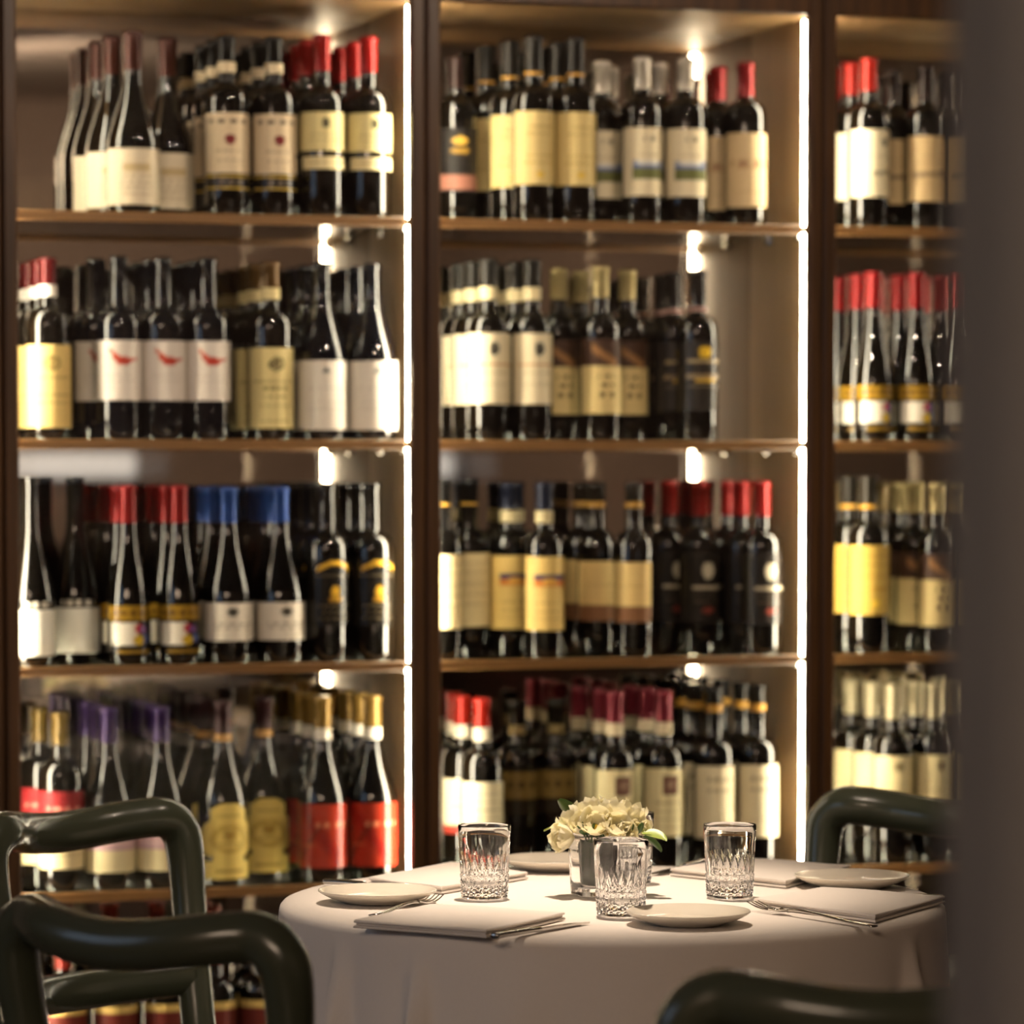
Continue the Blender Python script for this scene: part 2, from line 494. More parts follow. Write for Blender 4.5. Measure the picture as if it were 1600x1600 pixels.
CAPS = {}
def cap(rgb, rough=.22, metal=.4):
    key = 'capsule_%d_%d_%d' % rgb
    if key not in CAPS: CAPS[key] = plain(key, tuple(v * .84 for v in rgb) if metal > 0 else rgb, rough, metal, .04, 40, .5)
    return CAPS[key]
CREAM = (240, 226, 196); WHITE = (240, 234, 222); YEL = (232, 204, 132)
# kind: shape, H, R, zb, zn, rn, glass, capsule (colour, z bottom) or None, bands [(z0, z1, colour)], labels [(z0, z1, half angle, paint, glossy)], words
K = {}
def kind(name, shape, H, R, desc, capsule=None, bands=(), labels=(), zb=None, zn=None, rn=.0148, glass=None):
    if shape == 'bord':
        p = prof_bordeaux(H, R, zb or .190, zn or .226, rn)
    else:
        p = prof_burgundy(H, R, zb or .118, zn or .232, rn)
    v, f = lathe_data(p, 32)
    me = bpy.data.meshes.new('wine_bottle'); me.from_pydata(v, [], f); me.update()
    me.polygons.foreach_set('use_smooth', [len(q.vertices) == 4 for q in me.polygons])
    me.materials.append(glass or M_BOTTLE)
    parts = []
    if capsule: parts.append(('capsule', band_mesh('capsule', p, capsule[1], H, cap(capsule[0]))))
    for z0, z1, c in bands: parts.append(('neck_band', band_mesh('neck_band', p, z0, z1, cap(c, .5, 0.0), .0011)))
    for L in labels:
        parts.append(('label', label_mesh('label', p, L[0], L[1], L[2], L[3], L[4] if len(L) > 4 else False, L[5] if len(L) > 5 else 0.0, mask=L[6] if len(L) > 6 else None)))
    K[name] = dict(mesh=me, parts=parts, R=R, H=H, desc=desc)
BLK = (22, 20, 18); DBR = (84, 40, 30)
kind('burg_cream', 'burg', .305, .0445, 'sloping bottle with brown-red capsule and low cream label', (DBR, .241), (),
     [(.015, .1085, 82, P(CREAM, ('rect', (214, 190, 140), .3, .66, .60, .74), *lines((190, 165, 125), (.52, .40, .30, .18))))], rn=.0155)
kind('dot_red', 'bord', .304, .0375, 'bottle with black capsule and cream label bearing a red dot', (BLK, .226), [(.2415, .259, (226, 208, 170))],
     [(.0713, .172, 80, P((226, 206, 172), ('text', (120, 100, 84), .5, .86, .38, .045, 5), ('dot', (128, 28, 34), .5, .56, .085, .085), *lines((150, 125, 100), (.38, .2)))),
      (.0447, .068, 80, P((30, 26, 22), ('rect', (190, 160, 70), 0, 1, 0, .16), ('rect', (190, 160, 70), 0, 1, .84, 1), ('text', (110, 100, 90), .5, .5, .2, .2, 6)), True)])
kind('red_double', 'bord', .310, .0385, 'bottle with bright red capsule and two cream labels', ((170, 26, 24), .249), (),
     [(.1128, .1777, 82, P((238, 222, 160), ('dot', (90, 84, 60), .5, .72, .07, .13), *lines((176, 156, 100), (.42, .28), .28))),
      (.082, .103, 68, P((238, 222, 170), *lines((190, 170, 120), (.5,), .3, .06)))])
kind('yellow_crest', 'bord', .303, .038, 'bottle with dark red capsule, white neck band and yellow crest label', ((110, 28, 30), .2585), [(.239, .2585, WHITE)],
     [(.021, .1585, 82, P((236, 206, 130), ('ring', (150, 126, 66), .52, .78, .13, .085), ('dot', (176, 150, 84), .52, .78, .06, .04), *lines((176, 146, 84), (.6, .52, .40, .3, .2), .34, .008)))])
kind('red_blot', 'bord', .308, .0375, 'slim-necked black bottle with white label bearing a red splash', None, (),
     [(.067, .167, 82, P((242, 232, 220), ('dot', (196, 62, 44), .53, .66, .13, .07), ('dot', (205, 78, 56), .42, .72, .075, .05), ('diag', (214, 110, 84), .38, .78, -.9, .035, .3, .42), ('diag', (206, 90, 66), .6, .68, .1, .022, .58, .78),
        *lines((214, 200, 184), (.42, .32, .2), .26, .008)))], glass=M_BLUEB)
kind('gold_crest', 'bord', .303, .038, 'bottle with bronze capsule and pale yellow crest label', ((112, 82, 40), .2585), [(.239, .2585, (226, 208, 150))],
     [(.021, .157, 82, P((232, 214, 150), ('ring', (96, 86, 56), .52, .80, .13, .085), ('dot', (130, 116, 76), .52, .80, .07, .045), *lines((150, 130, 84), (.64, .58), .36, .008), *lines((140, 120, 76), (.5, .4), .2, .014), *lines((170, 150, 100), (.28, .2, .1), .3, .007)))])
kind('burg_triangle', 'burg', .303, .0425, 'sloping black bottle with tall white label bearing a tiny triangle', None, (),
     [(.019, .136, 82, P((240, 232, 218), ('tri', (44, 52, 60), .5, .86, .07, .045), *lines((214, 204, 190), (.6, .4, .3), .26, .006)))], zb=.136, zn=.250, glass=M_BLUEB)
kind('tall_white', 'burg', .317, .0400, 'tall dark sloping bottle with low white label under white lettering', None, (),
     [(.019, .0957, 80, P((240, 236, 222), *lines((220, 212, 198), (.5, .3), .2, .008))),
      (.098, .110, 46, P((18, 17, 15), ('text', (214, 206, 190), .5, .5, .45, .42, 4)))], zb=.112, zn=.245)
kind('red_art', 'burg', .303, .0345, 'slim bottle with red foil, gold band and colourful square label', ((160, 24, 26), .239), (),
     [(.02, .102, 80, P((26, 22, 18), ('rect', (160, 124, 38), 0, 1, .68, .98), ('text', (120, 88, 30), .5, .83, .42, .06, 6), ('rect', (240, 232, 214), .06, .60, .18, .64),
        ('rect', (34, 28, 34), .60, .96, .14, .66), ('dot', (196, 60, 60), .60, .52, .08, .09), ('dot', (120, 80, 140), .70, .50, .09, .08), ('dot', (214, 176, 50), .60, .28, .1, .1), ('dot', (70, 90, 150), .76, .32, .07, .09), ('rect', (150, 116, 40), .2, .9, .02, .09)), True)], zb=.104, zn=.236)
kind('blue_white', 'burg', .300, .0415, 'sloping bottle with bright blue capsule and wide white label', ((40, 84, 168), .239), (),
     [(.040, .104, 84, P((232, 222, 204), ('dot', (70, 66, 56), .5, .76, .075, .12), *lines((170, 158, 140), (.44, .34), .3, .03, 7)))], zb=.110, zn=.238)
kind('gold_arc', 'bord', .306, .0375, 'black bottle with dark label and golden arc', None, (),
     [(.062, .178, 80, P((30, 27, 22), ('arc', (226, 176, 58), .52, .93, .30, .10), ('rect', (90, 80, 62), .18, .84, .735, .75), ('dot', (206, 160, 50), .52, .52, .07, .08), ('dot', (160, 120, 40), .52, .40, .12, .05), *lines((110, 96, 70), (.3, .2, .12), .26, .012)), True)])
kind('red_cream', 'bord', .300, .0385, 'bottle with label half red and half cream', ((120, 96, 40), .245), (),
     [(.039, .169, 82, P((236, 220, 170), ('rect', (150, 36, 40), 0, 1, .58, 1), ('text', (226, 150, 130), .5, .78, .3, .03, 6), ('rect', (206, 176, 110), 0, 1, .55, .58), *lines((190, 166, 110), (.38, .28, .18), .3, .01)))])
kind('purple_pink', 'burg', .307, .0425, 'sloping bottle with purple capsule and pink landscape label', ((66, 42, 100), .247), (),
     [(.031, .122, 84, P((232, 196, 196), ('rect', (150, 130, 190), 0, 1, .72, 1), ('dot', (120, 112, 180), .7, .82, .26, .14), ('dot', (226, 170, 186), .3, .74, .26, .12), ('rect', (176, 120, 150), 0, 1, .42, .46), ('rect', (240, 226, 176), 0, 1, 0, .40)))], zb=.126, zn=.240)
def lobed(u, v):
    x = abs(2 * u - 1)
    if v < .24: return x < .96
    if v < .30: return x < .50
    if v < .76: return x < .44 + .46 * math.sqrt(max(0, 1 - ((v - .53) / .24) ** 2))
    if v < .92: return x < .55
    return x < .55 - (v - .92) * 4.5
kind('lobed_yellow', 'burg', .315, .0425, 'sloping bottle with mauve capsule and ornate scalloped yellow label', ((74, 44, 46), .258), [(.246, .258, (190, 140, 60))],
     [(.014, .142, 84, P((230, 204, 108), ('ring', (196, 164, 70), .5, .53, .28, .19), ('dot', (178, 146, 58), .5, .58, .10, .07), ('rect', (170, 140, 56), .36, .64, .45, .47), ('rect', (176, 146, 60), .34, .66, .82, .84), ('rect', (184, 152, 62), .1, .9, .21, .23), ('rect', (176, 146, 60), .3, .7, .09, .12)), False, 0.0, lobed)], zb=.142, zn=.248)
kind('gold_red', 'burg', .318, .0415, 'sloping bottle with gold capsule, white neck band and red label', ((170, 134, 64), .262), [(.244, .264, (226, 220, 204))],
     [(.027, .136, 82, P((176, 54, 34), ('diag', (150, 34, 26), .4, .5, -1.4, .14, .05, .7), ('diag', (120, 44, 30), .2, .35, 1.6, .05, .05, .4), ('text', (232, 150, 110), .56, .68, .24, .03, 6), ('rect', (226, 120, 70), .1, .3, .34, .37)), True)], zb=.138, zn=.246)
kind('maroon_gold', 'bord', .300, .0385, 'bottle with maroon label edged in gold', ((150, 50, 40), .245), (),
     [(.06, .182, 82, P((110, 40, 30), ('rect', (222, 190, 110), 0, 1, .90, 1), ('rect', (222, 190, 110), 0, 1, 0, .08), ('dot', (200, 160, 80), .5, .5, .2, .15)))])
kind('dark_pink', 'bord', .290, .0375, 'dark bottle with gold emblem above a pink label strip', ((60, 40, 36), .235), (),
     [(.055, .165, 80, P((26, 22, 20), ('dot', (190, 150, 60), .5, .80, .14, .07), ('dot', (150, 116, 44), .5, .64, .18, .05), ('rect', (150, 100, 84), 0, 1, .04, .26)))])
kind('tall_yellow', 'bord', .322, .0362, 'tall bottle with charcoal capsule, gold seal and broad yellow label', ((50, 46, 42), .258), [(.254, .259, (206, 150, 40))],
     [(.064, .190, 82, P((228, 204, 138), *lines((176, 146, 86), (.80, .70), .24, .01), *lines((186, 154, 80), (.52, .4, .3), .3, .008), ('dot', (236, 196, 60), .5, .14, .07, .045)))], zb=.204, zn=.238)
kind('white_land', 'bord', .291, .0362, 'bottle with white capsule and cream label with a small landscape', ((232, 222, 206), .236), (),
     [(.049, .167, 82, P((238, 224, 188), ('text', (140, 124, 96), .5, .84, .1, .04, 5), ('rect', (112, 126, 168), .22, .86, .40, .52), ('dot', (226, 224, 214), .5, .49, .3, .03), ('rect', (108, 112, 62), .22, .86, .25, .40), *lines((186, 168, 130), (.66, .6), .22, .008)))])
kind('red_beige', 'bord', .288, .0362, 'bottle with matt red capsule and plain beige label', ((150, 30, 32), .2275), (),
     [(.033, .1626, 82, P((216, 190, 146), ('text', (176, 140, 104), .5, .60, .36, .05, 4), ('rect', (190, 150, 112), .25, .7, .52, .55), *lines((186, 160, 120), (.36, .2), .24, .01)))])
kind('crest_orange', 'bord', .314, .0355, 'bottle with black capsule, cream band and cream crest label', ((48, 46, 42), .246), [(.244, .266, (234, 218, 170))],
     [(.064, .186, 82, P((240, 226, 190), ('dot', (92, 88, 76), .52, .78, .09, .10), ('dot', (60, 58, 52), .52, .74, .05, .06), ('rect', (206, 146, 74), .14, .9, .535, .575), *lines((196, 178, 136), (.44, .36, .28, .2), .3, .008)))])
kind('brown_cream', 'bord', .304, .0362, 'bottle with cream capsule and label half brown, half cream', ((214, 194, 136), .250), (),
     [(.048, .178, 82, P((226, 202, 140), ('rect', (70, 46, 32), 0, 1, .64, 1), ('diag', (150, 108, 66), .45, .78, -.5, .06, .25, .7), *lines((120, 96, 60), (.50, .38, .26), .14, .03, 6)))])
kind('black_dot', 'bord', .300, .0365, 'black bottle with charcoal label and bright yellow dot', ((40, 34, 32), .245), [(.228, .236, (150, 110, 100))],
     [(.055, .176, 82, P((44, 40, 37), ('dot', (232, 190, 56), .52, .84, .11, .09), ('rect', (170, 150, 110), .2, .9, .68, .74), ('rect', (140, 120, 90), .18, .9, .46, .52), ('rect', (206, 166, 60), .36, .72, .40, .45), ('rect', (110, 100, 76), .25, .85, .34, .37)), True)])
kind('cream_ring', 'bord', .312, .0365, 'bottle with gold-ringed black capsule and tall cream label', (BLK, .245), [(.266, .271, (196, 150, 56))],
     [(.055, .183, 82, P((232, 212, 160), *lines((186, 160, 110), (.86, .74, .58, .44, .3), .3, .01)))])
kind('navy_land', 'bord', .306, .0345, 'bottle with navy capsule and yellow label with a sunset band', ((38, 44, 66), .258), [(.236, .257, (206, 192, 146))],
     [(.05, .178, 82, P((228, 196, 118), ('rect', (64, 60, 96), .2, .92, .68, .76), ('rect', (206, 124, 46), .2, .92, .60, .68), ('dot', (232, 176, 80), .5, .66, .14, .05), *lines((186, 150, 84), (.48, .38, .26, .16), .28, .008)))])
kind('two_tone', 'bord', .306, .0350, 'bottle with gold-flecked dark capsule and cream label with brown base', ((44, 36, 28), .245), [(.262, .272, (176, 130, 44))],
     [(.062, .167, 78, P((232, 200, 132), ('rect', (134, 92, 60), 0, 1, 0, .26), *lines((196, 160, 100), (.6, .5), .3, .01)))])
kind('red_silver', 'bord', .308, .0365, 'bottle with red capsule and black label with silver emblem', ((160, 28, 26), .246), (),
     [(.056, .182, 82, P((38, 34, 31), ('dot', (206, 196, 170), .55, .74, .11, .12), ('rect', (190, 176, 150), .28, .86, .47, .53), ('dot', (130, 62, 52), .55, .18, .11, .045), *lines((96, 84, 70), (.4, .3), .24, .01)), True)])
kind('red_white', 'bord', .311, .0365, 'bottle with red capsule, white band and cream label with red foot', ((196, 40, 26), .258), [(.236, .259, (232, 222, 196))],
     [(.07, .166, 82, P((238, 226, 186), ('rect', (176, 60, 46), 0, 1, 0, .16), *lines((196, 180, 140), (.8, .66, .5, .36), .3, .012)))])
kind('dark_brown', 'bord', .300, .037, 'dark bottle with dull bronze label', ((40, 34, 26), .258), [(.240, .256, (150, 130, 84))],
     [(.10, .182, 82, P((40, 32, 22), ('rect', (120, 98, 50), .05, .95, .34, .92), ('text', (80, 62, 34), .5, .64, .3, .06, 5)), True)])
kind('pink_square', 'bord', .318, .0362, 'bottle with raspberry capsule and cream label with brown square', ((150, 46, 62), .262), [(.240, .262, (222, 206, 170))],
     [(.062, .182, 82, P((234, 220, 170), ('rect', (120, 84, 70), .38, .66, .62, .90), ('dot', (170, 140, 116), .52, .76, .06, .06), *lines((190, 170, 124), (.5, .38, .26, .14), .26, .012)))])
kind('black_gold', 'bord', .324, .0365, 'tall bottle with gold-marked black capsule and broad cream label', ((34, 31, 27), .262), [(.278, .292, (168, 122, 36))],
     [(.056, .184, 82, P((236, 222, 184), *lines((170, 152, 116), (.82, .66), .24, .03, 7), *lines((196, 178, 140), (.5, .36, .24), .3, .01)))], zb=.200, zn=.236)
kind('red_plain', 'bord', .303, .0365, 'bottle with red capsule and bright cream label', ((198, 42, 32), .245), (),
     [(.056, .175, 82, P((240, 228, 192), ('dot', (140, 134, 110), .66, .82, .08, .06), ('diag', (170, 158, 126), .6, .36, .1, .03, .4, .95), *lines((206, 190, 150), (.6, .5), .26, .01)))])
kind('dark_beige', 'bord', .293, .0365, 'dark-capped bottle with dull beige label', ((50, 36, 32), .232), (),
     [(.050, .166, 82, P((206, 178, 130), ('diag', (140, 120, 86), .5, .42, .05, .04, .1, .9), *lines((170, 146, 104), (.7, .6), .26, .01)))])
kind('gold_seal', 'bord', .318, .038, 'bottle with charcoal capsule, gold seal and golden yellow label', ((46, 40, 30), .262), [(.258, .266, (214, 160, 56))],
     [(.07, .194, 82, P((204, 170, 80), *lines((170, 136, 56), (.84, .72, .56), .3, .01), ('rect', (190, 154, 60), .45, .85, .34, .40), ('dot', (240, 204, 70), .48, .16, .08, .06)))], zb=.204, zn=.24)
kind('white_cream', 'bord', .322, .0365, 'tall bottle with white capsule and cream label', ((222, 208, 168), .258), (),
     [(.07, .194, 82, P((234, 218, 166), ('dot', (150, 134, 96), .5, .84, .1, .07), ('rect', (206, 150, 116), 0, 1, 0, .10), *lines((190, 172, 124), (.6, .5, .4), .28, .012)))], zb=.204, zn=.24)

# explicit bottles: (cabinet, shelf, pixel column of the body centre, row from the front, kind[, turn])
B = [
 (0, 0, 208, 0, 'burg_cream'), (0, 0, 176, 1, 'burg_cream'), (0, 0, 160, 2, 'burg_cream'), (0, 0, 262, 1, 'burg_cream'),
 (0, 0, 354, 0, 'dot_red'), (0, 0, 428, 0, 'dot_red'), (0, 0, 334, 1, 'dot_red'), (0, 0, 407, 1, 'dot_red'),
 (0, 0, 503, 0, 'red_double'), (0, 0, 576, 0, 'red_double'), (0, 0, 481, 1, 'red_double'), (0, 0, 556, 1, 'red_double'),
 (0, 1, 75, 0, 'yellow_crest'), (0, 1, 60, 1, 'yellow_crest'),
 (0, 1, 186, 0, 'red_blot'), (0, 1, 255, 0, 'red_blot'), (0, 1, 325, 0, 'red_blot'), (0, 1, 150, 1, 'red_blot'), (0, 1, 236, 1, 'red_blot'), (0, 1, 308, 1, 'red_blot'),
 (0, 1, 423, 0, 'gold_crest'), (0, 1, 400, 1, 'gold_crest'),
 (0, 1, 503, 0, 'burg_triangle'), (0, 1, 582, 0, 'burg_triangle'),
 (0, 2, 48, 0, 'tall_white'), (0, 2, 118, 1, 'tall_white'),
 (0, 2, 200, 0, 'red_art'), (0, 2, 280, 0, 'red_art'), (0, 2, 186, 1, 'red_art'), (0, 2, 262, 1, 'red_art'),
 (0, 2, 357, 0, 'blue_white'), (0, 2, 438, 0, 'blue_white'), (0, 2, 332, 1, 'blue_white'), (0, 2, 414, 1, 'blue_white'),
 (0, 2, 511, 0, 'gold_arc'), (0, 2, 582, 0, 'gold_arc'),
 (0, 3, 95, 0, 'red_cream'), (0, 3, 62, 1, 'red_cream'),
 (0, 3, 171, 0, 'purple_pink'), (0, 3, 252, 0, 'purple_pink'),
 (0, 3, 348, 0, 'lobed_yellow'), (0, 3, 412, 1, 'lobed_yellow'), (0, 3, 322, 1, 'lobed_yellow'),
 (0, 3, 504, 0, 'gold_red'), (0, 3, 582, 0, 'gold_red'), (0, 3, 484, 1, 'gold_red'), (0, 3, 564, 1, 'gold_red'),
 (0, 4, 100, 0, 'maroon_gold'), (0, 4, 180, 0, 'maroon_gold'), (0, 4, 258, 0, 'maroon_gold'), (0, 4, 335, 0, 'maroon_gold'), (0, 4, 408, 0, 'maroon_gold'), (0, 4, 390, 1, 'maroon_gold'),
 (1, 0, 712, 1, 'dark_pink'),
 (1, 0, 834, 0, 'tall_yellow'), (1, 0, 899, 0, 'tall_yellow'), (1, 0, 797, 1, 'tall_yellow'), (1, 0, 760, 2, 'tall_yellow'), (1, 0, 872, 1, 'tall_yellow'),
 (1, 0, 1003, 0, 'white_land'), (1, 0, 1071, 0, 'white_land'), (1, 0, 940, 1, 'white_land'), (1, 0, 1030, 1, 'white_land'),
 (1, 0, 1165, 0, 'red_beige'), (1, 0, 1122, 1, 'red_beige'),
 (1, 1, 763, 0, 'crest_orange'), (1, 1, 831, 0, 'crest_orange'), (1, 1, 738, 1, 'crest_orange'), (1, 1, 806, 1, 'crest_orange'),
 (1, 1, 938, 0, 'brown_cream'), (1, 1, 873, 1, 'brown_cream'), (1, 1, 980, 1, 'brown_cream'), (1, 1, 908, 2, 'brown_cream'),
 (1, 1, 1090, 0, 'black_dot'), (1, 1, 1052, 1, 'black_dot'),
 (1, 2, 690, 0, 'cream_ring'), (1, 2, 733, 1, 'cream_ring'),
 (1, 2, 850, 0, 'navy_land'), (1, 2, 790, 1, 'navy_land'),
 (1, 2, 990, 0, 'two_tone', -38), (1, 2, 932, 1, 'two_tone'), (1, 2, 908, 2, 'two_tone'),
 (1, 2, 1190, 0, 'red_silver'), (1, 2, 1092, 1, 'red_silver'), (1, 2, 1160, 1, 'red_silver'), (1, 2, 1045, 2, 'red_silver'),
 (1, 3, 753, 0, 'red_white'), (1, 3, 722, 1, 'red_white'),
 (1, 3, 808, 1, 'dark_brown'), (1, 3, 868, 1, 'dark_brown'),
 (1, 3, 960, 0, 'pink_square'), (1, 3, 1036, 0, 'pink_square'), (1, 3, 938, 1, 'pink_square'), (1, 3, 1010, 1, 'pink_square'), (1, 3, 905, 2, 'pink_square'),
 (1, 3, 1115, 0, 'black_gold'), (1, 3, 1183, 0, 'black_gold'),
 (2, 0, 1357, 0, 'red_plain'), (2, 0, 1328, 1, 'red_plain'), (2, 0, 1394, 1, 'dark_beige'), (2, 0, 1446, 0, 'dark_beige'), (2, 0, 1512, 0, 'dark_beige'),
 (2, 1, 1364, 0, 'red_art'), (2, 1, 1431, 0, 'red_art'), (2, 1, 1338, 1, 'red_art'), (2, 1, 1404, 1, 'red_art'), (2, 1, 1500, 0, 'red_art'),
 (2, 2, 1356, 0, 'gold_seal'), (2, 2, 1326, 2, 'two_tone'), (2, 2, 1464, 0, 'brown_cream'), (2, 2, 1430, 1, 'brown_cream'), (2, 2, 1408, 2, 'brown_cream'), (2, 2, 1530, 0, 'brown_cream'),
 (2, 3, 1395, 0, 'white_cream'), (2, 3, 1460, 0, 'white_cream'), (2, 3, 1362, 1, 'white_cream'), (2, 3, 1430, 1, 'white_cream'), (2, 3, 1330, 2, 'white_cream'), (2, 3, 1527, 0, 'white_cream'),
]
T_ROW = (0.0905, 0.176, 0.262)
placed = {}
final = []
def free(c, sh, s, t, R):
    lo = c * PITCH_S + .010 + R + .001; hi = (c + 1) * PITCH_S - .0125 - R - .001
    if t < .1 or t > .2:
        pass
    if s < lo or s > hi or t + R > DEPTH - .002: return False
    if t - R < .0455: return False
    for (s2, t2, R2) in placed.get((c, sh), ()):
        if math.hypot(s - s2, t - t2) < R + R2 + .0012: return False
    return True
def put(c, sh, s, t, k, row, turn=0.0):
    placed.setdefault((c, sh), []).append((s, t, K[k]['R']))
    final.append(dict(c=c, sh=sh, s=s, t=t, k=k, row=row, turn=turn))
def try_put(c, sh, s, t, k, row, turn=0.0, span=.03):
    R = K[k]['R']
    t = max(t, .0465 + R)
    t = min(t, DEPTH - .003 - R)
    best = None
    for i in range(0, 41):
        for sg in ((1, -1) if i else (1,)):
            ds = sg * i * span / 40
            for dt in (0, .004, -.004, .008, -.008):
                if free(c, sh, s + ds, t + dt, R):
                    put(c, sh, s + ds, t + dt, k, row, turn); return True
    return False
for row in (0, 1, 2):
    for b in B:
        if b[3] != row: continue
        c, sh, px, _, k = b[:5]
        z = SH[sh] + .014 + .12
        R = K[k]['R']
        t = max(T_ROW[row], .047 + R)
        s = s_at(px, t, z)
        if not try_put(c, sh, s, t, k, row, b[5] if len(b) > 5 else random.uniform(-5, 5)):
            continue
for row in (1, 2):                                   # the files go on towards the mirror
    for b in B:
        if b[3] != 0 or (b[1] == 4): continue
        c, sh, px, _, k = b[:5]
        s = s_at(px, T_ROW[0], SH[sh] + .13)
        try_put(c, sh, s + random.uniform(-.004, .004), T_ROW[row], k, row, random.uniform(-8, 8), .022)
SHELF_W = ['top', 'second', 'third', 'fourth', 'fifth']
CAB_W = {0: 'left', 1: 'middle', 2: 'right'}
ROW_W = ['front', 'second', 'rear']
ORD = ['leftmost', 'second', 'third', 'fourth', 'fifth', 'sixth']
from collections import defaultdict
grp = defaultdict(list)
for b in final: grp[(b['c'], b['sh'], b['row'], b['k'])].append(b)
for key, L in grp.items():
    L.sort(key=lambda q: q['s'])
    c, sh, row, k = key
    for i, b in enumerate(L):
        d = K[k]['desc']
        where = '%s row, %s shelf, %s cabinet' % (ROW_W[row], SHELF_W[sh], CAB_W[c])
        if len(L) > 1:
            o = 'left one' if (i == 0 and len(L) == 2) else 'right one' if (i == 1 and len(L) == 2) else 'rightmost' if i == len(L) - 1 else ORD[i]
            where = o + ', ' + where
        words = (d + ', ' + where).split()
        if len(words) > 16:                            # drop the look words that matter least
            dw = d.replace('sloping ', '').replace(' bearing', ' with').replace('tall ', '').replace('broad ', '').replace('plain ', '').replace('bright ', '').split()
            dw = dw[:16 - len(where.split())]
            while dw[-1] in ('and', 'with', 'a', 'in', 'of', 'the', 'under', 'above', 'half'): dw.pop()
            d = ' '.join(dw).rstrip(',')
        b['label'] = d + ', ' + where
for b in final:
    k = K[b['k']]
    o = bpy.data.objects.new('wine_bottle', k['mesh']); COL.objects.link(o)
    o.location = W(b['s'], b['t'], SH[b['sh']] + .0142)
    o.rotation_euler = (0, 0, TH + math.radians(b['turn']))
    tag(o, b['label'], 'bottle', 'wine bottles on the %s shelf of the %s cabinet' % (SHELF_W[b['sh']], CAB_W[b['c']]))
    for nm, me in k['parts']:
        p = bpy.data.objects.new(nm, me); COL.objects.link(p); p.parent = o

# ------------------------------------------------------------------ table, cloth
def make_table(center, label, cloth_label, ridges, seed):
    rnd = random.Random(seed)
    t = empty('round_table', (center.x, center.y, 0))
    tag(t, label, 'table')
    v, f = lathe_data([(.40, .715), (.41, .72), (.41, .742), (.405, .746)], 48); mesh_obj('tabletop', v, f, M_WALNUT, t)
    v, f = lathe_data([(.05, .02), (.035, .06), (.03, .4), (.035, .70), (.12, .714)], 24); mesh_obj('column', v, f, M_STEEL, t, True)
    v, f = lathe_data([(.26, 0), (.26, .008), (.05, .022)], 40); mesh_obj('base', v, f, M_STEEL, t, True)
    n = 256
    prof = [(0.0, 0)] + [(r, 0) for r in (.1, .2, .3, .38, .415)] + [(.426, -.0008), (.4315, -.003), (.435, -.007), (.4365, -.013), (.437, -.022)]
    prof += [(.437, -z) for z in (.035, .05, .07, .09, .115, .14, .165, .19, .215, .24, .262)]
    v = [(0, 0, .7495)]; f = []
    for j, (r, dz) in enumerate(prof[1:]):
        for i in range(n):
            a = 2 * math.pi * i / n
            rr = r
            if dz < -.02:
                q = (-dz - .02)
                k = 0
                for (ra, amp, wd) in ridges:
                    da = (a - ra + math.pi) % (2 * math.pi) - math.pi
                    k += amp * (math.exp(-(da / wd) ** 2) - .35 * math.exp(-(da / (wd * 2.2)) ** 2))
                rr = r + q * .06 + k * min(q * 2.2, .6)
            v.append((rr * math.cos(a), rr * math.sin(a), .7495 + dz))
    m = len(prof) - 1
    for i in range(n): f.append((0, 1 + i, 1 + (i + 1) % n))
    for j in range(m - 1):
        for i in range(n):
            k = (i + 1) % n
            f.append((1 + j * n + i, 1 + (j + 1) * n + i, 1 + (j + 1) * n + k, 1 + j * n + k))
    c = mesh_obj('tablecloth', v, f, M_CLOTH, None, True, (center.x, center.y, 0))
    tag(c, cloth_label, 'tablecloth')
    so = c.modifiers.new('thick', 'SOLIDIFY'); so.thickness = 0.0012; so.offset = -1
    return t, c
def ang(px, z=.62):                        # angle on the drape under a pixel column
    for k in range(900):
        a = math.pi + math.pi * k / 900
        P_ = TABLE_C + Vector((math.cos(a) * .44, math.sin(a) * .44, z - .75))
        if project(P_)[0] >= px: return a
    return math.pi * 1.5
rid = [(ang(530), .17, .034), (ang(650), .17, .030), (ang(800), .05, .09), (ang(1230), .06, .08), (ang(1425), .16, .04), (ang(466), .14, .04)]
rid += [(.25 + .42 * k + random.uniform(-.08, .08), random.uniform(.05, .1), random.uniform(.05, .09)) for k in range(7)]
make_table(TABLE_C, 'round pedestal table under the white cloth in front of the cabinets', 'white linen cloth draped over the round table set for four', rid, 1)
side_c = W(.95, -3.75, 0)
make_table(Vector((side_c.x, side_c.y, .75)), 'second round pedestal table beyond the pillar, out of the frame', 'white linen cloth on the second round table beyond the pillar', [(.6 * k, .08, .06) for k in range(10)], 2)

ZT = 0.7508
def T(px, py, z=ZT): return on_z(px, py, z)
# ------------------------------------------------------------------ plates
def plate_mesh():
    pr = [(.030, 0.0), (.044, .0), (.046, .0015), (.052, .003), (.064, .007), (.0745, .0125), (.0775, .0150), (.0772, .0165), (.0755, .0163), (.068, .0118), (.056, .0066), (.046, .0048), (.030, .0044), (.0, .0044)]
    v, f = lathe_data(pr[:-1], 64, True, True)
    return v, f
pv, pf = plate_mesh()
PL = [(590, 1409, 'cream side plate on the left of the round table'), (1075, 1443, 'cream side plate nearest the camera, front of the round table'),
      (1331, 1385, 'cream side plate on the right of the round table'), (868, 1358, 'cream side plate at the back, behind the flower vase')]
pm = None
for px, py, lab in PL:
    if pm is None:
        o = mesh_obj('side_plate', pv, pf, M_PLATE, None, True); pm = o.data
    else:
        o = bpy.data.objects.new('side_plate', pm); COL.objects.link(o)
    o.location = T(px, py)
    tag(o, lab, 'plate', 'side plates on the round table')

